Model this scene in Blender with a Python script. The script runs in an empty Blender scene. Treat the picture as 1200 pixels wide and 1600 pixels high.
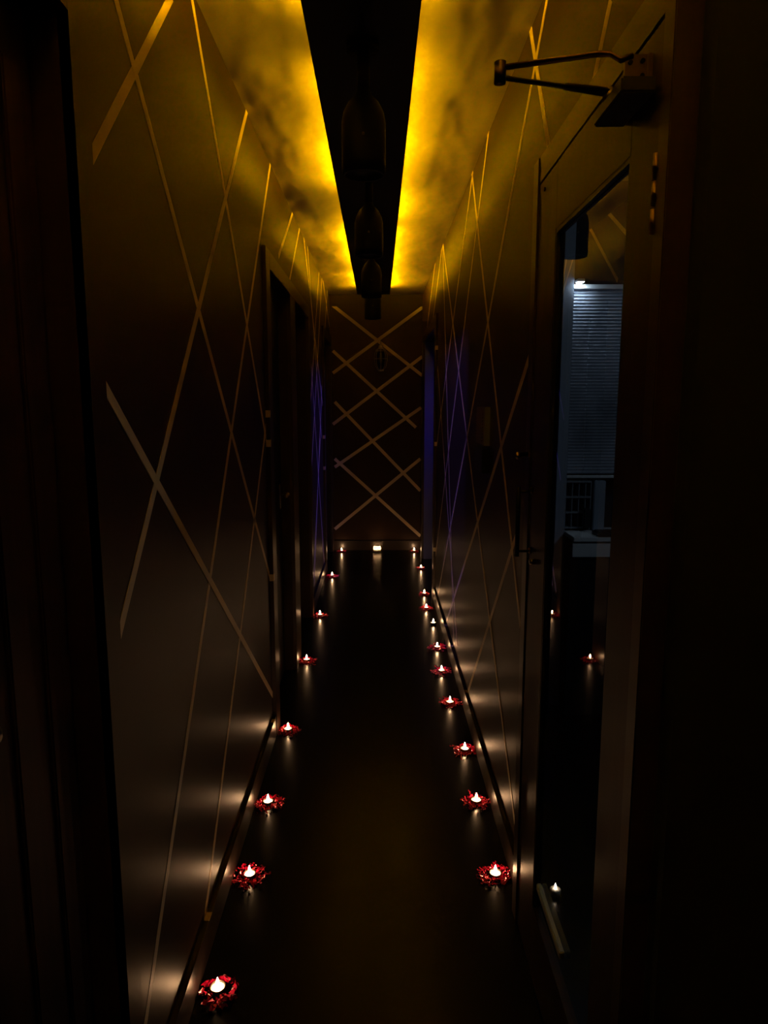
import bpy, bmesh, math, random
from mathutils import Vector, Matrix
C = bpy.context.scene.collection
S = bpy.context.scene
PI = math.pi
# ------------------------------------------------------------------ camera
cam_d = bpy.data.cameras.new('camera'); cam = bpy.data.objects.new('camera', cam_d); C.objects.link(cam)
FPX = 1109.0
cam_d.sensor_fit = 'HORIZONTAL'; cam_d.sensor_width = 36.0; cam_d.lens = FPX / 1200 * 36.0
cam_d.clip_start = 0.02; cam_d.clip_end = 60
cam.location = (0, 0, 1.5)
cam.rotation_euler = (PI/2 - math.atan(170/FPX), 0, -math.atan(9/FPX))
S.camera = cam
# ------------------------------------------------------------------ world, exposure
w = bpy.data.worlds.new('world'); S.world = w; w.use_nodes = True
w.node_tree.nodes['Background'].inputs[0].default_value = (0.5, 0.5, 0.6, 1)
w.node_tree.nodes['Background'].inputs[1].default_value = 0.0
S.view_settings.view_transform = 'Standard'; S.view_settings.look = 'None'
S.view_settings.exposure = 0.0; S.view_settings.gamma = 1.0; S.view_settings.use_curve_mapping = False
S.cycles.use_denoising = True
S.cycles.max_bounces = 8; S.cycles.sample_clamp_indirect = 4.0
LED = 66.0          # strength of the yellow strips
FLAME = 135.0      # strength of a candle flame
# ------------------------------------------------------------------ helpers
def lamp_area(name, loc, target, size, power, color, spread=180):
    d = bpy.data.lights.new(name, 'AREA'); d.shape = 'SQUARE'; d.size = size; d.energy = power; d.color = color; d.spread = math.radians(spread)
    o = bpy.data.objects.new(name, d); C.objects.link(o); o.location = loc
    o.rotation_euler = (Vector(target) - Vector(loc)).to_track_quat('-Z', 'Y').to_euler()
    return o
# side-room lamps (out of view, each in the room it lights)
lamp_area('blue_room_light', (1.75, 6.05, 2.45), (-0.48, 5.95, 0.9), 0.25, 4, (0.05, 0.05, 1.0), 60)
lamp_area('blue_room_light', (-1.95, 5.0, 2.45), (0.4, 4.2, 1.3), 0.25, 4.5, (0.12, 0.10, 1.0), 90)
lamp_area('office_light', (1.9, 1.75, 2.1), (1.0, 3.0, 1.3), 0.3, 2.2, (0.75, 0.88, 1.0))

def mat(name, base=(0.5,0.5,0.5), rough=0.5, metal=0.0, spec=0.5, coat=0.0, coat_rough=0.1, emit=None, strength=0, noise=None, bump=None, trans=0, aniso=0):
    m = bpy.data.materials.new(name); m.use_nodes = True
    nt = m.node_tree; b = nt.nodes['Principled BSDF']
    b.inputs['Base Color'].default_value = (*base, 1); b.inputs['Roughness'].default_value = rough
    b.inputs['Metallic'].default_value = metal; b.inputs['Specular IOR Level'].default_value = spec
    b.inputs['Coat Weight'].default_value = coat; b.inputs['Coat Roughness'].default_value = coat_rough
    b.inputs['Transmission Weight'].default_value = trans
    b.inputs['Anisotropic'].default_value = aniso
    tc = nt.nodes.new('ShaderNodeTexCoord')
    if emit:
        b.inputs['Emission Color'].default_value = (*emit, 1); b.inputs['Emission Strength'].default_value = strength
    if noise:      # (scale xyz, amount): mottles the base colour
        mp = nt.nodes.new('ShaderNodeMapping'); mp.inputs['Scale'].default_value = noise[0]
        n = nt.nodes.new('ShaderNodeTexNoise'); n.inputs['Scale'].default_value = 1; n.inputs['Detail'].default_value = 5
        r = nt.nodes.new('ShaderNodeValToRGB')
        a = noise[1]
        r.color_ramp.elements[0].position = 0.3; r.color_ramp.elements[1].position = 0.7
        r.color_ramp.elements[0].color = (*[c*(1-a) for c in base], 1); r.color_ramp.elements[1].color = (*[min(1, c*(1+a)) for c in base], 1)
        nt.links.new(tc.outputs['Object'], mp.inputs['Vector']); nt.links.new(mp.outputs[0], n.inputs['Vector'])
        nt.links.new(n.outputs['Fac'], r.inputs['Fac']); nt.links.new(r.outputs['Color'], b.inputs['Base Color'])
    if bump:       # (scale xyz, strength, distance)
        mp = nt.nodes.new('ShaderNodeMapping'); mp.inputs['Scale'].default_value = bump[0]
        n = nt.nodes.new('ShaderNodeTexNoise'); n.inputs['Scale'].default_value = 1; n.inputs['Detail'].default_value = 3
        bp = nt.nodes.new('ShaderNodeBump'); bp.inputs['Strength'].default_value = bump[1]; bp.inputs['Distance'].default_value = bump[2]
        nt.links.new(tc.outputs['Object'], mp.inputs['Vector']); nt.links.new(mp.outputs[0], n.inputs['Vector'])
        nt.links.new(n.outputs['Fac'], bp.inputs['Height']); nt.links.new(bp.outputs[0], b.inputs['Normal'])
    return m

M = {}
M['wall'] = mat('wall_paint', (0.034, 0.016, 0.008), 0.42, spec=0.2, noise=((1.5,1.5,1.5), 0.12), bump=((140,140,140), 0.08, 0.001))
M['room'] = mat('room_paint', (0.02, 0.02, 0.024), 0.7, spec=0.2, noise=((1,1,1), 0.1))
M['ceiling'] = mat('ceiling_paint', (0.42, 0.36, 0.30), 0.75, spec=0.1, noise=((2.2,2.2,2.2), 0.10), bump=((3.5,1.6,3.5), 1.0, 0.05))
M['floor'] = mat('floor_laminate', (0.0012, 0.0008, 0.0006), 0.26, spec=0.13, noise=((9,1.1,9), 0.4), bump=((40,3,40), 0.05, 0.001))
M['baseboard'] = mat('baseboard_gloss', (0.02, 0.012, 0.010), 0.3, spec=0.45, noise=((3,3,3), 0.1))
M['casing'] = mat('casing_paint', (0.040, 0.019, 0.011), 0.33, spec=0.35, noise=((14,14,1.2), 0.15))
M['door'] = mat('door_veneer', (0.034, 0.016, 0.010), 0.38, spec=0.22, noise=((26,26,0.8), 0.35))
M['leaf_dark'] = mat('dark_door_veneer', (0.010, 0.007, 0.007), 0.45, spec=0.25, noise=((26,26,0.8), 0.3))
M['leaf_red'] = mat('red_brown_veneer', (0.030, 0.010, 0.009), 0.5, spec=0.3, noise=((30,30,0.6), 0.5))
M['stripe'] = mat('gold_stripe', (0.90, 0.72, 0.46), 0.42, metal=0.0, spec=0.6, noise=((6,6,6), 0.1))
M['panel'] = mat('black_panel', (0.006, 0.004, 0.004), 0.55, spec=0.2, noise=((3,3,3), 0.2))
M['black_metal'] = mat('black_metal', (0.004, 0.004, 0.004), 0.5, spec=0.12)
M['steel'] = mat('brushed_steel', (0.30, 0.25, 0.2), 0.3, metal=1.0)
M['closer'] = mat('closer_enamel', (0.012, 0.010, 0.010), 0.4, spec=0.4)
M['cage'] = mat('bright_wire', (0.75, 0.62, 0.5), 0.25, metal=0.4, spec=0.8)
M['bronze'] = mat('bronze', (0.16, 0.10, 0.05), 0.35, metal=0.9)
M['brass'] = mat('brass', (0.55, 0.38, 0.14), 0.3, metal=1.0)
M['cup'] = mat('aluminium_cup', (0.25, 0.22, 0.2), 0.28, metal=1.0)
M['wax'] = mat('white_wax', (0.9, 0.85, 0.72), 0.4, spec=0.4)
M['wick'] = mat('wick', (0.02, 0.015, 0.01), 0.9)
M['shred'] = mat('red_foil', (0.55, 0.003, 0.04), 0.28, spec=0.8, metal=0.2)
M['petal'] = mat('red_cellophane', (0.36, 0.003, 0.03), 0.22, spec=0.8)
M['post'] = mat('pale_blue_grey', (0.25, 0.30, 0.38), 0.5, noise=((4,4,1), 0.15))  # pale blue-grey for the upright, rack back and binder
M['blue_glow_tint'] = mat('blue_glow_tint', (0.10, 0.12, 0.45), 0.5)  # saturated blue stands in for the blue lamp's glow
M['white'] = mat('white_laminate', (0.62, 0.66, 0.7), 0.5, noise=((5,5,5), 0.08))
M['grey'] = mat('grey_plastic', (0.20, 0.23, 0.27), 0.5, noise=((9,9,9), 0.15))
M['dkgrey'] = mat('dark_plastic', (0.01, 0.011, 0.014), 0.5)
M['mesh_sheet'] = mat('pleated_fabric', (0.30, 0.34, 0.42), 0.75, spec=0.15, noise=((5,5,2.5), 0.45))
M['beige'] = mat('beige_plastic', (0.16, 0.10, 0.07), 0.45)
M['bead'] = mat('painted_sheen', (0.30, 0.34, 0.36), 0.35, spec=0.5)  # pale tone stands for light caught on an edge

def emis(name, col, s, noise=None):
    m = bpy.data.materials.new(name); m.use_nodes = True; nt = m.node_tree
    nt.nodes.remove(nt.nodes['Principled BSDF'])
    e = nt.nodes.new('ShaderNodeEmission'); e.inputs[0].default_value = (*col, 1); e.inputs[1].default_value = s
    nt.links.new(e.outputs[0], nt.nodes['Material Output'].inputs[0])
    if noise:
        tc = nt.nodes.new('ShaderNodeTexCoord'); mp = nt.nodes.new('ShaderNodeMapping'); mp.inputs['Scale'].default_value = noise[0]
        mp.inputs['Location'].default_value = noise[3]
        n = nt.nodes.new('ShaderNodeTexNoise'); n.inputs['Scale'].default_value = 1; n.inputs['Detail'].default_value = 2.5
        r = nt.nodes.new('ShaderNodeMapRange'); r.inputs[1].default_value = 0.38; r.inputs[2].default_value = 0.62
        r.inputs[3].default_value = s*noise[1]; r.inputs[4].default_value = s*noise[2]
        sp = nt.nodes.new('ShaderNodeSeparateXYZ'); g = nt.nodes.new('ShaderNodeMapRange')      # brighter towards the feed at the far end
        g.inputs[1].default_value = 3.0; g.inputs[2].default_value = 6.5; g.inputs[3].default_value = 1.0; g.inputs[4].default_value = 1.9
        g2 = nt.nodes.new('ShaderNodeMapRange'); g2.inputs[1].default_value = 0.8; g2.inputs[2].default_value = 2.4; g2.inputs[3].default_value = 2.6; g2.inputs[4].default_value = 1.0
        mu0 = nt.nodes.new('ShaderNodeMath'); mu0.operation = 'MULTIPLY'
        mu = nt.nodes.new('ShaderNodeMath'); mu.operation = 'MULTIPLY'
        nt.links.new(tc.outputs['Object'], mp.inputs[0]); nt.links.new(mp.outputs[0], n.inputs['Vector']); nt.links.new(tc.outputs['Object'], sp.inputs[0])
        nt.links.new(n.outputs['Fac'], r.inputs[0]); nt.links.new(sp.outputs['Y'], g.inputs[0]); nt.links.new(sp.outputs['Y'], g2.inputs[0])
        nt.links.new(r.outputs[0], mu.inputs[0]); nt.links.new(g.outputs[0], mu0.inputs[0]); nt.links.new(g2.outputs[0], mu0.inputs[1]); nt.links.new(mu0.outputs[0], mu.inputs[1]); nt.links.new(mu.outputs[0], e.inputs[1])
    return m
M['led'] = emis('yellow_led', (1.0, 0.50, 0.0), LED, ((4.0, 2.0, 0.1), 0.12, 2.0, (0,0,0)))
M['flame'] = emis('flame', (1.0, 0.55, 0.26), FLAME)
M['jar_glow'] = None
# window glass: a Fresnel mix, so that lamps behind it shine through
def glass_mat(name, tint, k, rough=0.0):
    m = bpy.data.materials.new(name); m.use_nodes = True; nt = m.node_tree
    nt.nodes.remove(nt.nodes['Principled BSDF'])
    t = nt.nodes.new('ShaderNodeBsdfTransparent'); t.inputs[0].default_value = (*tint, 1)
    g = nt.nodes.new('ShaderNodeBsdfGlossy'); g.inputs['Roughness'].default_value = rough
    f = nt.nodes.new('ShaderNodeFresnel'); f.inputs['IOR'].default_value = k
    x = nt.nodes.new('ShaderNodeMixShader')
    ge = nt.nodes.new('ShaderNodeNewGeometry'); su = nt.nodes.new('ShaderNodeMath'); su.operation = 'SUBTRACT'; su.inputs[0].default_value = 1
    mu = nt.nodes.new('ShaderNodeMath'); mu.operation = 'MULTIPLY'
    nt.links.new(ge.outputs['Backfacing'], su.inputs[1]); nt.links.new(su.outputs[0], mu.inputs[0]); nt.links.new(f.outputs[0], mu.inputs[1])
    nt.links.new(mu.outputs[0], x.inputs[0]); nt.links.new(t.outputs[0], x.inputs[1]); nt.links.new(g.outputs[0], x.inputs[2])
    nt.links.new(x.outputs[0], nt.nodes['Material Output'].inputs[0])
    return m
M['glass'] = glass_mat('window_glass', (0.85, 0.88, 0.9), 3.2)
def frosted():
    m = bpy.data.materials.new('frosted_glass'); m.use_nodes = True; nt = m.node_tree
    nt.nodes.remove(nt.nodes['Principled BSDF'])
    t = nt.nodes.new('ShaderNodeBsdfTranslucent'); t.inputs[0].default_value = (0.8, 0.76, 0.7, 1)
    d_ = nt.nodes.new('ShaderNodeBsdfGlossy'); d_.inputs['Roughness'].default_value = 0.3
    x = nt.nodes.new('ShaderNodeMixShader'); x.inputs[0].default_value = 0.12
    nt.links.new(t.outputs[0], x.inputs[1]); nt.links.new(d_.outputs[0], x.inputs[2]); nt.links.new(x.outputs[0], nt.nodes['Material Output'].inputs[0])
    return m
M['frosted'] = frosted()
M['jar'] = glass_mat('jar_glass', (0.75, 0.72, 0.66), 1.5, 0.05)

def finish(bm, name, m, parent=None, smooth=False):
    bmesh.ops.recalc_face_normals(bm, faces=bm.faces)
    me = bpy.data.meshes.new(name); bm.to_mesh(me); bm.free()
    for p in me.polygons: p.use_smooth = smooth
    o = bpy.data.objects.new(name, me); C.objects.link(o)
    me.materials.append(m)
    if parent: o.parent = parent
    return o
def box(bm, x0, x1, y0, y1, z0, z1, bev=0):
    t = bmesh.new()
    v = [t.verts.new((x, y, z)) for x in (x0, x1) for y in (y0, y1) for z in (z0, z1)]
    for f in ((0,1,3,2),(4,6,7,5),(0,4,5,1),(2,3,7,6),(0,2,6,4),(1,5,7,3)): t.faces.new([v[i] for i in f])
    if bev: bmesh.ops.bevel(t, geom=t.edges[:], offset=bev, segments=2, affect='EDGES')
    me = bpy.data.meshes.new('tmp'); t.to_mesh(me); t.free(); bm.from_mesh(me); bpy.data.meshes.remove(me)
def tube(bm, pts, r, n=8, flat=1.0):
    pts = [Vector(p) for p in pts]; rings = []
    up0 = None
    for i, p in enumerate(pts):
        d = (pts[min(i+1, len(pts)-1)] - pts[max(i-1, 0)]).normalized()
        up = Vector((0,0,1)) if abs(d.z) < 0.95 else Vector((0,1,0))
        a = d.cross(up).normalized(); b = a.cross(d).normalized()
        if up0 is not None and a.dot(up0) < 0: a, b = -a, -b
        up0 = a
        rr = r[i] if isinstance(r, (list, tuple)) else r
        rings.append([bm.verts.new(p + a*math.cos(2*PI*k/n)*rr + b*math.sin(2*PI*k/n)*rr*flat) for k in range(n)])
    for a, b in zip(rings, rings[1:]):
        for k in range(n): bm.faces.new((a[k], a[(k+1)%n], b[(k+1)%n], b[k]))
    bm.faces.new(rings[0]); bm.faces.new(rings[-1])
def lathe(bm, prof, n=24, c=(0,0,0), cap=True):
    rings = []
    for r, z in prof:
        rings.append([bm.verts.new((c[0]+r*math.cos(2*PI*k/n), c[1]+r*math.sin(2*PI*k/n), c[2]+z)) for k in range(n)])
    for a, b in zip(rings, rings[1:]):
        for k in range(n): bm.faces.new((a[k], a[(k+1)%n], b[(k+1)%n], b[k]))
    if cap: bm.faces.new(rings[0]); bm.faces.new(rings[-1])
def struct(o): o['kind'] = 'structure'; return o
def tag(o, label, cat, group=None, kind=None):
    o['label'] = label; o['category'] = cat
    if group: o['group'] = group
    if kind: o['kind'] = kind
    return o
def empty(name, loc, rz=0):
    o = bpy.data.objects.new(name, None); C.objects.link(o); o.location = loc; o.rotation_euler = (0,0,rz); o.empty_display_size = 0.05
    return o
def obox(name, m, *a, parent=None, bev=0):
    bm = bmesh.new(); box(bm, *a, bev=bev); return finish(bm, name, m, parent)
def copy_tree(o, parent=None):
    c = o.copy(); C.objects.link(c)
    if parent: c.parent = parent
    for ch in list(o.children): copy_tree(ch, c)
    return c

# ------------------------------------------------------------------ the setting
XL, XR, YE, HC = -0.48, 0.437, 7.2, 2.555
TH = 0.10
obox_s = lambda *a, **k: struct(obox(*a, **k))
obox_s('floor', M['floor'], -3.0, 3.0, -1.6, 7.6, -0.12, 0)
obox_s('ceiling', M['ceiling'], -3.0, 3.0, -1.6, 7.6, HC, HC+0.12)
def wall_segs(name, x0, x1, y0, y1, openings, m):
    """wall along Y with door openings (ya, yb, head)"""
    bm = bmesh.new(); y = y0
    for a, b, h in sorted(openings):
        if a > y: box(bm, x0, x1, y, a, 0, HC)
        box(bm, x0, x1, a, b, h, HC); y = b
    if y < y1: box(bm, x0, x1, y, y1, 0, HC)
    return struct(finish(bm, name, m))
L_OPEN = [(0.25, 1.166, 2.08), (3.16, 3.86, 2.075), (4.09, 4.86, 2.075), (6.30, 7.10, 2.075)]
R_OPEN = [(1.075, 1.914, 2.045), (5.42, 6.78, 2.06)]
wall_left = wall_segs('wall_left', XL-TH, XL, -1.5, YE, L_OPEN, M['wall'])
wall_right = wall_segs('wall_right', XR, XR+0.042, 1.034, YE, R_OPEN, M['wall'])
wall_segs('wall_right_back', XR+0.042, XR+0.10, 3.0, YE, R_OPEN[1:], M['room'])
obox_s('trim_8', M['blue_glow_tint'], XR+0.002, XR+0.10, 6.766, 6.78, 0, 2.06)  # jamb liner with the blue room light put into its colour
wall_end = obox_s('wall_end', M['wall'], XL-TH, XR+TH, YE, YE+TH, 0, HC)
# the wall steps back beside the camera
obox_s('wall_near_right', M['wall'], 0.66, 0.76, -1.5, 0.99, 0, HC)
obox_s('wall_back', M['wall'], -3.0, 3.0, -1.6, -1.5, 0, HC)
# side rooms
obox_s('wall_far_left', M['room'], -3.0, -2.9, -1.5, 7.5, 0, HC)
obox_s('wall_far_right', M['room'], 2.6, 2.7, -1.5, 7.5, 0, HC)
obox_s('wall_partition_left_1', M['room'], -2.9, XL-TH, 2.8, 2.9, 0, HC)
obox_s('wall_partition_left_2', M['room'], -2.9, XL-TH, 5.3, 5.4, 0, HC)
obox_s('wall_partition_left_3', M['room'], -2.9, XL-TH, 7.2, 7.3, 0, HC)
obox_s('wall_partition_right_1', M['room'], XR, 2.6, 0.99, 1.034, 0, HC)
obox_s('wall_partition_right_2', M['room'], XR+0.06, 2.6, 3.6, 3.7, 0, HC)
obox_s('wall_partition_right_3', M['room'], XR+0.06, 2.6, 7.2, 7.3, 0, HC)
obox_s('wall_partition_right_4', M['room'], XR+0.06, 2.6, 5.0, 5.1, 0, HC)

# ------------------------------------------------------------------ gold stripes on the walls
def clip(poly, lo, hi):
    for ax in (0, 1):
        for s, lim in ((1, lo[ax]), (-1, hi[ax])):
            out = []
            for i, p in enumerate(poly):
                q = poly[(i+1) % len(poly)]
                ip, iq = s*(p[ax]-lim) >= 0, s*(q[ax]-lim) >= 0
                if ip: out.append(p)
                if ip != iq:
                    t = (lim-p[ax])/(q[ax]-p[ax]); out.append((p[0]+t*(q[0]-p[0]), p[1]+t*(q[1]-p[1])))
            poly = out
            if not poly: return poly
    return poly
nstripe = 0
def stripe(wall, a, b, wd, place, lo, hi, ext=0.03):
    """flat strip a->b on a wall; place(u, v, h) gives the 3-D point, h = height off the wall"""
    global nstripe
    a = Vector(a); b = Vector(b); d = (b-a).normalized(); n = Vector((-d.y, d.x))*wd/2
    a = a - d*ext; b = b + d*ext
    poly = clip([tuple(a+n), tuple(b+n), tuple(b-n), tuple(a-n)], lo, hi)
    if len(poly) < 3: return
    bm = bmesh.new(); h = 0.0006 + 0.00025*(nstripe % 5); nstripe += 1
    f = [bm.verts.new(place(p[0], p[1], h)) for p in poly]; k = [bm.verts.new(place(p[0], p[1], 0.0)) for p in poly]
    bm.faces.new(f); bm.faces.new(k[::-1])
    for i in range(len(poly)):
        j = (i+1) % len(poly); bm.faces.new((f[i], f[j], k[j], k[i]))
    finish(bm, 'gold_stripe', M['stripe'], wall)
pl = lambda u, v, h: (XL+h, u, v)
pr = lambda u, v, h: (XR-h, u, v)
pe = lambda u, v, h: (u, YE-h, v)
LS = [((1.801,2.419),(1.261,1.9)), ((1.432,2.231),(3.171,0.643)), ((2.018,2.53),(3.06,1.34)), ((2.796,2.559),(1.245,1.056)),
 ((1.239,1.549),(3.094,0.165)), ((3.362,2.548),(1.286,0.239)), ((3.04,1.385),(1.765,0.09)), ((4.199,2.555),(3.60,2.215)),
 ((4.561,2.561),(4.02,2.176)), ((4.80,2.555),(6.18,1.49)), ((5.05,2.555),(6.017,1.233)), ((6.0,2.555),(5.027,1.411)),
 ((6.30,2.555),(5.05,0.98)), ((6.42,2.555),(7.16,2.26)), ((6.95,2.555),(6.623,2.2)), ((5.20,1.75),(6.15,0.12)),
 ((6.12,1.62),(5.174,0.175)), ((5.876,1.187),(5.065,0.154))]
for a, b in LS: stripe(wall_left, a, b, 0.024, pl, (1.237, 0.10), (YE, HC))
RS = [((2.005,2.527),(5.068,0.093)), ((2.201,2.545),(1.93,2.15)), ((1.457,2.247),(1.56,2.13)), ((2.998,2.551),(5.30,0.35)),
 ((3.479,2.539),(2.118,0.844)), ((4.95,2.531),(2.104,0.18)), ((2.084,1.635),(4.342,0.144)), ((2.187,1.105),(3.296,0.101)),
 ((4.99,2.531),(3.956,0.141)), ((3.479,2.536),(5.28,1.21)), ((5.30,1.76),(3.794,0.197)), ((5.646,2.555),(6.527,2.152)), ((5.088,2.534),(5.783,2.171))]
for a, b in RS: stripe(wall_right, a, b, 0.024, pr, (1.04, 0.10), (YE, HC), 0.0 if a[1] < 2.3 and b[1] > 2.1 else 0.03)
ES = [((-0.444,2.449),(0.441,1.771)), ((0.454,2.444),(-0.451,1.796)), ((-0.448,2.013),(0.381,1.258)), ((0.439,1.958),(-0.456,1.29)),
 ((-0.435,1.513),(0.431,0.615)), ((0.431,1.456),(-0.442,0.858)), ((-0.441,0.943),(0.434,0.144)), ((0.428,0.942),(-0.448,0.219))]
for a, b in ES: stripe(wall_end, a, b, 0.031, pe, (XL, 0.10), (XR, 2.44), 0.0)

# ------------------------------------------------------------------ baseboards
def baseb(name, x0, x1, y0, y1): obox_s(name, M['baseboard'], x0, x1, y0, y1, 0, 0.10, bev=0.0015)
baseb('baseboard_left', XL, XL+0.015, 1.24, 3.05)
baseb('baseboard_left_far', XL, XL+0.015, 4.95, 6.19)
baseb('baseboard_right', XR-0.015, XR, 1.93, 5.29)
baseb('baseboard_end', XL, XR, YE-0.015, YE)

# ------------------------------------------------------------------ door frames along the corridor
def casing(name, x_wall, side, y0, y1, ya, yb, head, top, proud=0.018, posts=(), m='casing'):
    """frame round the opening ya..yb; outer edges y0, y1; side = +1 when the wall faces +X"""
    bm = bmesh.new()
    xa, xb = sorted((x_wall, x_wall + side*proud))
    box(bm, xa, xb, y0, ya, 0, top, 0.002); box(bm, xa, xb, yb, y1, 0, top, 0.002)
    box(bm, xa, xb, ya, yb, head, top, 0.002)
    for p0, p1 in posts: box(bm, xa, xb, p0, p1, 0, head, 0.002)
    return struct(finish(bm, name, M[m]))
casing('trim_1', XL, 1, 1.166, 1.236, 1.166, 1.1665, 2.08, 2.152, 0.016, m='wall')
c1 = bmesh.new(); box(c1, XL, XL+0.016, 0.18, 1.166, 2.08, 2.152, 0.002); struct(finish(c1, 'trim_2', M['wall']))
casing('trim_3', XL, 1, 3.05, 4.94, 3.16, 4.86, 2.066, 2.142, 0.018, posts=((3.86, 4.09),))
casing('trim_4', XL, 1, 6.18, 7.19, 6.30, 7.10, 2.066, 2.15, 0.018)
casing('trim_5', XR, -1, 5.29, 6.90, 5.42, 6.78, 2.055, 2.145, 0.018)
# stripe ends folded over the frames' edges
def fold(wall, side, y, z, L=0.022, w_=0.03):
    x = (XL if side > 0 else XR); bm = bmesh.new()
    xs = sorted((x + side*0.0185, x + side*0.0005)); box(bm, xs[0], xs[1], y-0.0012, y, z-w_/2, z+w_/2)
    xs = sorted((x + side*0.0183, x + side*0.0195)); box(bm, xs[0], xs[1], y, y+L, z-w_/2, z+w_/2)
    finish(bm, 'stripe_end', M['stripe'], wall)
fold(wall_left, 1, 3.05, 1.455); fold(wall_left, 1, 3.05, 1.33); fold(wall_left, 1, 3.05, 0.74)
fold(wall_left, 1, 6.18, 1.21); fold(wall_left, 1, 6.18, 0.94)
fold(wall_right, -1, 5.29, 1.90); fold(wall_right, -1, 5.29, 1.20); fold(wall_right, -1, 5.29, 0.40)
def foldb(wall, side, y):
    x = (XL if side > 0 else XR); bm = bmesh.new()
    xs = sorted((x + side*0.001, x + side*0.0165)); box(bm, xs[0], xs[1], y-0.016, y+0.016, 0.1, 0.1015)
    finish(bm, 'stripe_end', M['stripe'], wall)
foldb(wall_left, 1, 1.77); foldb(wall_left, 1, 2.99)
for y in (4.36, 3.97, 3.31): foldb(wall_right, -1, y)

# closed / open leaves
def handle_lever(parent, x, y, z, side):
    bm = bmesh.new(); box(bm, *sorted((x, x+side*0.006)), y-0.02, y+0.02, z-0.08, z+0.05, 0.001)
    tube(bm, [(x, y, z), (x+side*0.045, y, z), (x+side*0.05, y-0.012, z), (x+side*0.05, y-0.11, z)], 0.008)
    return finish(bm, 'door_handle', M['steel'], parent, True)
d = obox_s('door_1', M['leaf_red'], XL-0.085, XL-0.045, 0.255, 1.16, 0.006, 2.075)
bm = bmesh.new()
for y in [0.33+i*0.105 for i in range(8)]: box(bm, XL-0.0455, XL-0.037, y, y+0.06, 0.12, 1.98, 0.003)
finish(bm, 'door_moulding', M['leaf_red'], d)
handle_lever(d, XL-0.045, 0.845, 1.09, 1)
d = obox_s('door_2', M['leaf_dark'], XL-0.09, XL-0.05, 3.165, 3.855, 0.006, 2.07)
handle_lever(d, XL-0.05, 3.78, 1.02, 1)
d = obox_s('door_3', M['leaf_dark'], -1.30, XL-TH-0.01, 4.865, 4.90, 0.006, 2.07)      # stands open into the room
handle_lever_d = None
d = obox_s('door_4', M['leaf_dark'], XL-0.09, XL-0.05, 6.305, 7.095, 0.006, 2.07)

# ------------------------------------------------------------------ glazed door in its proud frame, right
DX = 0.402
bm = bmesh.new()
box(bm, DX-0.004, XR, 1.862, 1.918, 0, 2.10, 0.002)
box(bm, DX-0.001, XR, 1.0345, 1.918, 2.0375, 2.10, 0.001)
box(bm, DX-0.004, XR, 1.0345, 1.074, 0, 2.0375, 0.002)

struct(finish(bm, 'trim_6', M['casing']))
bm = bmesh.new()
box(bm, DX, DX+0.020, 1.678, 1.856, 0.006, 2.034, 0.0015)
box(bm, DX, DX+0.020, 1.079, 1.199, 0.006, 2.034, 0.0015)
box(bm, DX, DX+0.020, 1.199, 1.678, 1.89, 2.034)
box(bm, DX, DX+0.020, 1.199, 1.678, 0.006, 0.20)
gd = struct(finish(bm, 'door_5', M['door']))
obox('glass_pane', M['glass'], DX+0.010, DX+0.012, 1.201, 1.676, 0.204, 1.886, parent=gd)
bm = bmesh.new()
for (a, b, c, e) in ((1.672, 1.678, 0.2, 1.89), (1.199, 1.206, 0.2, 1.89), (1.199, 1.678, 1.880, 1.89)):
    box(bm, DX+0.001, DX+0.0095, a, b, c, e); box(bm, DX+0.013, DX+0.019, a, b, c, e)
finish(bm, 'glazing_bead', M['closer'], gd)
obox('bottom_bead', M['bead'], DX-0.003, DX+0.009, 1.40, 1.63, 0.282, 0.300, parent=gd, bev=0.002)['label'] = 'bottom bead with a grey reflection painted in'  # pale colour and short length imitate reflected grey light
# hinge
bm = bmesh.new()
for i in range(3): tube(bm, [(DX-0.004, 1.077, 1.742+i*0.038), (DX-0.004, 1.077, 1.777+i*0.038)], 0.0045)
finish(bm, 'hinge', M['brass'], gd, True)
# pull handle + latch, thumb turns
bm = bmesh.new()
for z in (1.272, 1.114): tube(bm, [(DX, 1.835, z), (DX-0.036, 1.835, z)], 0.0035)
tube(bm, [(DX-0.036, 1.835, 1.285), (DX-0.036, 1.835, 1.10)], 0.006)
finish(bm, 'pull_handle', M['black_metal'], gd, True)
for z in (1.276, 1.116):
    bm = bmesh.new(); tube(bm, [(DX+0.0, 1.835, z), (DX-0.006, 1.835, z)], [0.009, 0.007], 12); finish(bm, 'handle_rose', M['bronze'], gd, True)
bm = bmesh.new(); tube(bm, [(DX-0.004, 1.89, 1.365), (DX-0.03, 1.89, 1.365), (DX-0.034, 1.87, 1.36)], 0.007, 10); finish(bm, 'thumb_turn', M['steel'], gd, True)
bm = bmesh.new(); tube(bm, [(DX, 1.79, 1.095), (DX-0.012, 1.79, 1.095)], 0.007, 10); finish(bm, 'lock_cylinder', M['steel'], gd, True)
bm = bmesh.new(); tube(bm, [(DX, 1.80, 2.008), (DX-0.003, 1.80, 2.008)], 0.005, 10); finish(bm, 'screw_head', M['black_metal'], gd, True)

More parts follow.
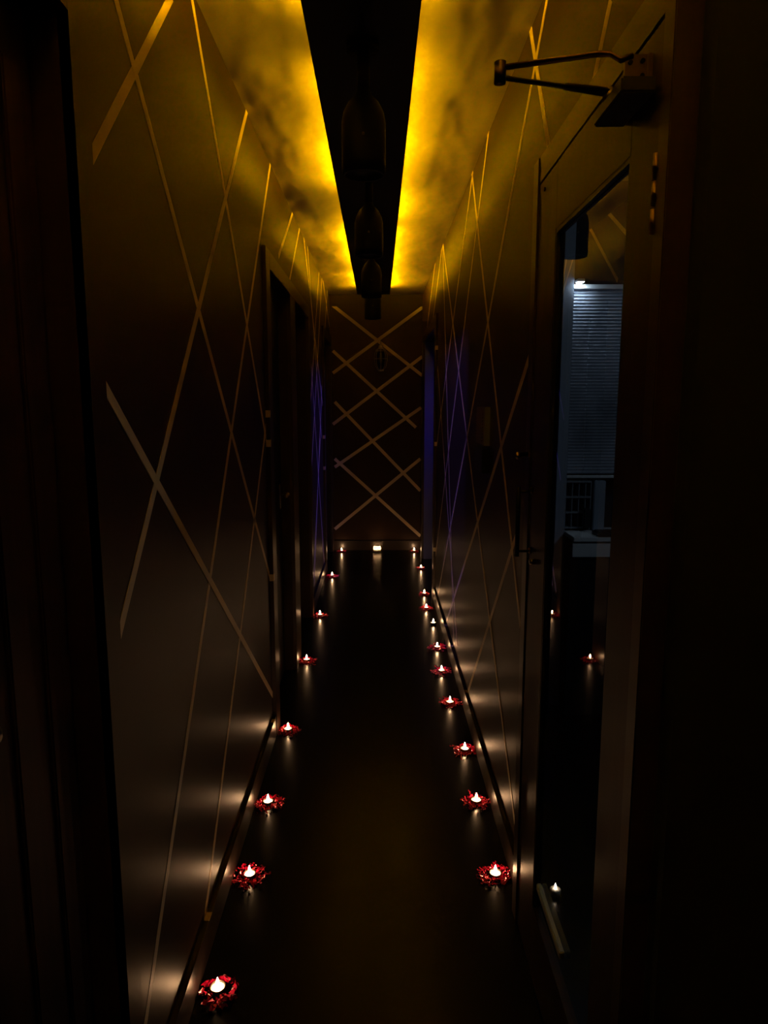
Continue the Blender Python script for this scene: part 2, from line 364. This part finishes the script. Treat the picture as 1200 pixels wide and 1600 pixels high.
# door closer
dc = tag(empty('door_closer', (DX, 1.17, 1.95)), 'dark overhead door closer with folded arm at the top of the glazed door', 'door closer')
def rel(o, p=dc): o.matrix_parent_inverse = Matrix.Translation(p.location).inverted(); return o
rel(obox('closer_body', M['closer'], 0.351, DX, 1.10, 1.236, 1.944, 1.966, parent=dc, bev=0.003))
bm = bmesh.new(); tube(bm, [(0.362, 1.193, 1.965), (0.362, 1.193, 1.984)], 0.011, 12); rel(finish(bm, 'spindle', M['steel'], dc, True))
rel(obox('arm_bracket', M['bronze'], 0.362, 0.396, 1.122, 1.132, 1.967, 2.004, parent=dc, bev=0.001))
rel(obox('bracket_flange', M['bronze'], 0.394, DX-0.0005, 1.118, 1.20, 1.967, 2.004, parent=dc, bev=0.001))
for x, z in ((0.369, 1.992), (0.387, 1.994), (0.387, 1.974)):
    bm = bmesh.new(); tube(bm, [(x, 1.1222, z), (x, 1.119, z)], 0.0035, 8)
    rel(finish(bm, 'bracket_screw', M['black_metal'], dc))
bm = bmesh.new(); tube(bm, [(0.372, 1.122, 2.001), (0.355, 1.124, 1.996), (0.343, 1.132, 2.008), (0.325, 1.134, 2.009), (0.183, 1.147, 1.995)], 0.0065, 8, 0.6)
rel(finish(bm, 'upper_arm', M['bronze'], dc, True))
bm = bmesh.new(); tube(bm, [(0.362, 1.193, 1.980), (0.29, 1.175, 1.981), (0.285, 1.174, 1.981), (0.183, 1.147, 1.982)], [0.010, 0.008, 0.0055, 0.0055], 8, 0.6)
rel(finish(bm, 'forearm', M['closer'], dc, True))
bm = bmesh.new(); tube(bm, [(0.183, 1.147, 1.973), (0.183, 1.147, 2.003)], 0.009, 12); rel(finish(bm, 'elbow_pin', M['bronze'], dc, True))

# ------------------------------------------------------------------ lit room behind the glazed door
sc = tag(empty('window_blind', (1.25, 3.42, 2.04)), 'pale grey pleated blind hanging behind the glazed door', 'blind')
bm = bmesh.new(); z = 2.025; y = 3.42; rows = []
k = 0
while z > 1.155:
    rows.append((bm.verts.new((0.915, y + (0.005 if k % 2 else 0), z)), bm.verts.new((1.60, y + (0.005 if k % 2 else 0), z)))); z -= 0.0075; k += 1
for a, b in zip(rows, rows[1:]): bm.faces.new((a[0], a[1], b[1], b[0]))
o = finish(bm, 'pleated_fabric', M['mesh_sheet'], sc); rel(o, sc)
rel(obox('head_rail', M['white'], 0.908, 1.61, 3.405, 3.43, 2.025, 2.045, parent=sc, bev=0.002), sc)
rel(obox('bottom_rail', M['white'], 0.912, 1.60, 3.41, 3.428, 1.142, 1.155, parent=sc, bev=0.002), sc)
struct(obox('trim_7', M['post'], 0.855, 0.903, 3.38, 3.44, 0.0, HC))
sl = tag(empty('clip_lamp', (0.93, 3.40, 2.06)), 'tiny cold white lamp at the upper corner of the pleated blind', 'lamp')
bm = bmesh.new(); box(bm, 0.913, 0.945, 3.355, 3.404, 2.050, 2.062, 0.002); rel(finish(bm, 'lamp_housing', M['white'], sl), sl)
rel(obox('lamp_diffuser', emis('cold_led', (0.8, 0.92, 1.0), 110), 0.916, 0.942, 3.358, 3.398, 2.047, 2.050, parent=sl), sl)
dk = tag(empty('desk', (1.2, 3.3, 0)), 'desk with a white edge below the pleated blind, seen through the glass', 'desk')
rel(obox('desktop', M['white'], 0.905, 1.75, 3.22, 3.50, 0.865, 0.885, parent=dk, bev=0.002), dk)
rel(obox('front_panel', M['white'], 0.905, 1.75, 3.235, 3.25, 0.79, 0.865, parent=dk, bev=0.001), dk)
rel(obox('modesty_panel', M['dkgrey'], 0.905, 1.75, 3.26, 3.28, 0, 0.79, parent=dk), dk)
ck = tag(empty('shelf_rack', (1.0, 3.45, 0.885)), 'low grey rack of pigeonholes standing on the desk under the blind', 'rack')
bm = bmesh.new()
for z in (0.90, 0.975, 1.05, 1.125): box(bm, 0.908, 1.03, 3.40, 3.50, z-0.004, z+0.004)
for x in (0.908, 0.94, 0.972, 1.004, 1.03): box(bm, x, x+0.004, 3.41, 3.50, 0.89, 1.125)
rel(finish(bm, 'rack_frame', M['grey'], ck), ck)
rel(obox('rack_back', M['post'], 0.908, 1.034, 3.495, 3.50, 0.886, 1.13, parent=ck), ck)
obb = tag(obox('radio_handset', M['dkgrey'], 0.985, 1.022, 3.36, 3.39, 0.9, 1.0, bev=0.006), 'small black handset standing on the desk before the grey rack', 'handset')
tag(obox('binder', M['post'], 1.045, 1.10, 3.40, 3.50, 0.886, 1.13, bev=0.003), 'blue grey binder beside the rack of pigeonholes', 'binder')
kb = tag(empty('keyboard', (1.15, 3.24, 0.89)), 'black keyboard lying at the front of the white desk', 'keyboard')
rel(obox('keyboard_case', M['dkgrey'], 1.02, 1.40, 3.225, 3.33, 0.886, 0.902, parent=kb, bev=0.003), kb)
bm = bmesh.new()
for i in range(14):
    for j in range(4): box(bm, 1.03+i*0.026, 1.052+i*0.026, 3.235+j*0.023, 3.254+j*0.023, 0.902, 0.906)
rel(finish(bm, 'keys', M['closer'], kb), kb)

# ------------------------------------------------------------------ dropped light panel with LED strips
cp = tag(empty('light_panel', (-0.042, 2.9, 2.48)), 'long black panel hung under the corridor ceiling with yellow strips glowing along its edges', 'light panel')
PX0, PX1, PY0, PY1 = -0.190, 0.108, -1.2, 6.72
rel(obox('panel_board', M['panel'], PX0, PX1, PY0, PY1, 2.482, 2.497, parent=cp), cp)
for y in (-0.8, 0.7, 2.2, 3.7, 5.2, 6.5): rel(obox('panel_spacer', M['panel'], -0.06, -0.02, y, y+0.04, 2.497, HC, parent=cp), cp)
rnd = random.Random(4)
for x0, x1 in ((PX0+0.009, PX0+0.012), (PX1-0.012, PX1-0.009)):
    bm = bmesh.new(); box(bm, x0, x1, PY0, PY1-0.01, 2.4975, 2.505)
    rel(finish(bm, 'led_strip', M['led'], cp), cp)

# pendant spotlights in a line under the panel
def spotlight():
    t = empty('pendant_spotlight', (0, 0, 0))
    bm = bmesh.new(); lathe(bm, [(0.055,0.0),(0.061,-0.006),(0.062,-0.14),(0.058,-0.172),(0.048,-0.19),(0.024,-0.205),(0.021,-0.212)][::-1] and
        [(0.052,0.006),(0.052,0.0),(0.061,0.0),(0.062,0.03),(0.062,0.14),(0.057,0.165),(0.044,0.19),(0.024,0.21),(0.018,0.225)], 28)
    finish(bm, 'lamp_shade', M['black_metal'], t, True)
    bm = bmesh.new(); tube(bm, [(0,0,0.22),(0,0,0.325)], 0.018, 14); finish(bm, 'stem', M['black_metal'], t, True)
    bm = bmesh.new(); lathe(bm, [(0.045,0.322),(0.045,0.342)], 20); finish(bm, 'ceiling_mount', M['black_metal'], t, True)
    bm = bmesh.new()
    for s in (-1, 1): tube(bm, [(0.0, -0.060, 0.09+0.0*s), (0.0, -0.066, 0.09)], 0.004, 8)
    finish(bm, 'thumb_screw', M['steel'], t, True)
    return t
sp0 = spotlight()
for i, (y, lab) in enumerate(((2.14, 'black pendant spotlight nearest the camera, hanging from the black ceiling panel'),
        (3.27, 'black pendant spotlight second from the camera along the ceiling panel'),
        (4.49, 'black pendant spotlight second from the far end of the ceiling panel'),
        (5.62, 'black pendant spotlight nearest the end wall, seen against its brown paint'))):
    o = sp0 if i == 0 else copy_tree(sp0)
    o.location = (-0.04, y, 2.14)
    tag(o, lab, 'spotlight', 'pendant spotlights along the ceiling panel')

# ------------------------------------------------------------------ caged lantern on the end wall
ln = tag(empty('caged_lantern', (0.026, 7.10, 1.95)), 'small caged glass lantern hanging from a hook on the end wall', 'lantern')
bm = bmesh.new(); lathe(bm, [(0.02,-0.10),(0.045,-0.08),(0.055,-0.03),(0.052,0.03),(0.03,0.065),(0.02,0.075)], 20, cap=False); finish(bm, 'glass_globe', M['jar'], ln, True)
bm = bmesh.new()
for k in range(8):
    a = 2*PI*k/8; ca, sa = math.cos(a), math.sin(a)
    tube(bm, [(r*ca, r*sa, z) for r, z in ((0.018,0.085),(0.045,0.065),(0.062,0.02),(0.063,-0.03),(0.052,-0.09),(0.03,-0.125))], 0.0026, 5)
for r, z in ((0.0635,-0.02),(0.03,-0.125),(0.05,0.055)):
    tube(bm, [(r*math.cos(2*PI*k/20), r*math.sin(2*PI*k/20), z) for k in range(21)], 0.0022, 5)
finish(bm, 'wire_cage', M['cage'], ln, True)
bm = bmesh.new(); lathe(bm, [(0.0225,0.07),(0.026,0.085),(0.022,0.105),(0.01,0.115)], 16); finish(bm, 'cap', M['cage'], ln, True)
bm = bmesh.new(); lathe(bm, [(0.03,-0.122),(0.032,-0.135),(0.02,-0.14)], 16); finish(bm, 'base', M['cage'], ln, True)
bm = bmesh.new(); tube(bm, [(0,0,0.112),(0,0.0,0.14),(0.0,0.02,0.158),(0,0.06,0.16),(0,0.098,0.155)], 0.004, 6); finish(bm, 'hook', M['cage'], ln, True)
bm = bmesh.new(); lathe(bm, [(0.004,-0.06),(0.016,-0.045),(0.02,-0.02),(0.012,0.01),(0.008,0.04)], 14); finish(bm, 'bulb', M['cup'], ln, True)

# ------------------------------------------------------------------ wall panel and box on the right wall
kp = tag(empty('control_panel', (XR, 2.90, 1.41)), 'beige louvred control panel on the right wall above the black box', 'control panel')
rel(obox('panel_case', M['beige'], XR-0.022, XR, 2.78, 3.02, 1.335, 1.485, parent=kp, bev=0.002), kp)
bm = bmesh.new()
for k in range(9): box(bm, XR-0.026, XR-0.022, 2.83, 3.0, 1.35+k*0.013, 1.356+k*0.013)
rel(finish(bm, 'louvre', M['beige'], kp), kp)
rel(obox('lit_side_edge', M['bead'], XR-0.0235, XR-0.002, 2.7785, 2.781, 1.335, 1.485, parent=kp), kp)['label'] = 'side edge painted pale as if lit'  # light on the panel's near side painted as a pale strip
tag(obox('switch_box', M['closer'], XR-0.03, XR, 2.78, 3.0, 1.225, 1.322, bev=0.003), 'black box on the right wall just below the beige control panel', 'switch box')

# ------------------------------------------------------------------ tealights on red foil shreds
def tealight():
    t = empty('tealight', (0,0,0))
    bm = bmesh.new(); lathe(bm, [(0.001,0.0),(0.0175,0.0),(0.0185,0.001),(0.0192,0.015),(0.0198,0.016),(0.0188,0.0165),(0.0183,0.015),(0.0178,0.011)], 28, cap=False); finish(bm, 'cup', M['cup'], t, True)
    bm = bmesh.new(); lathe(bm, [(0.0181,0.0115),(0.0181,0.0128),(0.016,0.0132),(0.009,0.0122),(0.002,0.0124),(0.0005,0.0124)], 28); finish(bm, 'wax', M['wax'], t, True)
    bm = bmesh.new(); tube(bm, [(0,0,0.012),(0,0,0.0155),(0.0006,0,0.0185)], 0.0007, 6); finish(bm, 'wick', M['wick'], t, True)
    bm = bmesh.new(); lathe(bm, [(0.0006,0.0170),(0.0026,0.0190),(0.0042,0.0225),(0.0045,0.026),(0.0036,0.031),(0.0020,0.036),(0.0004,0.0415)], 12); finish(bm, 'flame', M['flame'], t, True)
    return t
def shreds(seed, n=70, big=False):
    r = random.Random(seed); bm = bmesh.new()
    for i in range(n):
        a = r.uniform(0, 2*PI); rr = r.uniform(0.023, 0.050) if not big else r.uniform(0.024, 0.047)
        p = Vector((rr*math.cos(a), rr*math.sin(a), r.uniform(0.003, 0.014)))
        th = r.uniform(0, 2*PI); wd = r.uniform(0.0016, 0.0028) if not big else r.uniform(0.004, 0.009)
        curl = r.uniform(-0.9, 0.9); prev = None; k = r.randint(5, 9) if not big else 4; st = 0.0042 if not big else 0.005
        for s in range(k):
            d = Vector((math.cos(th), math.sin(th), 0)); nn = Vector((-d.y, d.x, r.uniform(-0.6, 0.6)))*wd
            q = p + Vector((0,0,(0.0022 if s % 2 else -0.0015)))
            if math.hypot(q.x, q.y) < 0.0215: q = Vector((q.x, q.y, 0))*(0.0215/max(1e-4, math.hypot(q.x, q.y))) + Vector((0,0,q.z))
            q.z = max(0.0012, q.z)
            va, vb = q + nn, q - nn; va.z = max(0.0006, va.z); vb.z = max(0.0006, vb.z)
            cur = (bm.verts.new(va), bm.verts.new(vb))
            if prev: bm.faces.new((prev[0], prev[1], cur[1], cur[0]))
            prev = cur; p = p + d*st + Vector((0,0,r.uniform(-0.002, 0.002))); th += curl + r.uniform(-0.4, 0.4)
    return bm
ring_mesh = []
for s in range(6):
    o = finish(shreds(s*7+3), 'foil_shreds', M['shred']); ring_mesh.append(o)
bigring = finish(shreds(99, 46, True), 'foil_shreds', M['petal'])
used = set()
def nest(kind, loc, rz, sc_, label):
    src = bigring if kind == 'big' else ring_mesh[kind]
    if src.name in used: o = src.copy(); C.objects.link(o)
    else: o = src; used.add(src.name)
    o.location = loc; o.rotation_euler = (0,0,rz); o.scale = sc_
    return tag(o, label, 'foil shreds', 'red foil shreds round the tealights', 'stuff')
t0 = tealight(); first = True
def place(x, y, label, rz):
    global first
    o = t0 if first else copy_tree(t0)
    first = False
    o.location = (x, y, 0.0005); o.rotation_euler = (0,0,rz)
    return tag(o, label, 'candle', 'lit tealights along the corridor floor')
ORD = ['nearest the camera', 'second from the camera', 'third from the camera', 'fourth from the camera', 'fifth from the camera', 'sixth from the camera', 'farthest from the camera']
LC = [(-0.415,1.625),(-0.413,2.071),(-0.418,2.489),(-0.418,3.094),(-0.422,3.992),(-0.416,4.889),(-0.404,6.053)]
rr = random.Random(11)
for i, (x, y) in enumerate(LC):
    place(x, y, 'lit tealight in the row along the left wall, %s' % ORD[i], rr.uniform(0, 6))
    nest('big' if i == 0 else i % 6, (x+0.003, y-0.004, 0), rr.uniform(0, 6), (1,1,1), 'crinkled red foil shreds round the left wall tealight %s' % ORD[i])
RC = [(0.373,2.068),(0.370,2.492),(0.375,2.897),(0.360,3.388),(0.355,3.814),(0.363,4.208),(0.376,4.689),(0.352,5.06),(0.363,5.453),(0.391,6.341)]
RO = ['nearest the camera', 'second from the camera', 'third from the camera', 'fourth from the camera', 'fifth from the camera', 'sixth from the camera',
      'standing bare without foil', 'just beyond the bare one', 'by the frame of the far right doorway', 'farthest, before the far right doorway']
for i, (x, y) in enumerate(RC):
    place(x, y, 'lit tealight in the right row, %s' % RO[i], rr.uniform(0, 6))
    if i not in (6,):
        dx = 0.010 if i in (0, 3, 4) else (-0.012 if i == 2 else 0.0)
        sx = 1.0 if i < 8 else 0.75
        nest((i+2) % 6, (x+dx*0, y, 0), rr.uniform(0, 6), (sx, sx, 1), 'crinkled red foil shreds round the right wall tealight, %s' % RO[i])
place(-0.374, 7.10, 'lit tealight against the end wall in its left corner', 0.3); nest(1, (-0.374, 7.10, 0), 1, (0.8,0.8,0.8), 'red foil shreds round the tealight in the left corner of the end wall')
place(0.365, 7.10, 'lit tealight against the end wall in its right corner', 2.3); nest(2, (0.365, 7.10, 0), 2, (0.8,0.8,0.8), 'red foil shreds round the tealight in the right corner of the end wall')
# glass candle jar in the middle of the end wall
cj = tag(empty('candle_jar', (-0.012, 7.09, 0.0005)), 'round glass candle jar glowing white at the middle of the end wall', 'candle jar')
bm = bmesh.new(); lathe(bm, [(0.002,0.0),(0.026,0.0),(0.036,0.012),(0.040,0.035),(0.036,0.058),(0.028,0.066)], 24, cap=False)
finish(bm, 'jar', M['frosted'], cj, True)
bm = bmesh.new(); lathe(bm, [(0.002,0.0035),(0.024,0.0035),(0.032,0.014),(0.035,0.028),(0.002,0.028)], 24); finish(bm, 'wax', M['wax'], cj, True)
bm = bmesh.new(); lathe(bm, [(0.001,0.030),(0.005,0.034),(0.006,0.040),(0.003,0.050),(0.0005,0.058)], 12); finish(bm, 'flame', M['flame'], cj, True)
bm = bmesh.new(); tube(bm, [(0.036*math.cos(a), 0.0, 0.058+0.030*math.sin(a)) for a in [PI*k/12 for k in range(13)]], 0.0012, 5); finish(bm, 'wire_handle', M['steel'], cj, True)
# candle on the floor behind the glass door
hc = tag(empty('votive_candle', (0.545, 1.985, 0.0005)), 'small white votive candle on the floor behind the glazed door', 'candle')
bm = bmesh.new(); lathe(bm, [(0.013,0.0),(0.0165,0.002),(0.017,0.016),(0.015,0.019),(0.0005,0.019)], 22); finish(bm, 'wax', M['wax'], hc, True)
bm = bmesh.new(); lathe(bm, [(0.0005,0.0205),(0.0024,0.023),(0.0028,0.027),(0.0015,0.033),(0.0003,0.037)], 12); finish(bm, 'flame', emis('small_flame', (1.0, 0.72, 0.5), 60), hc, True)
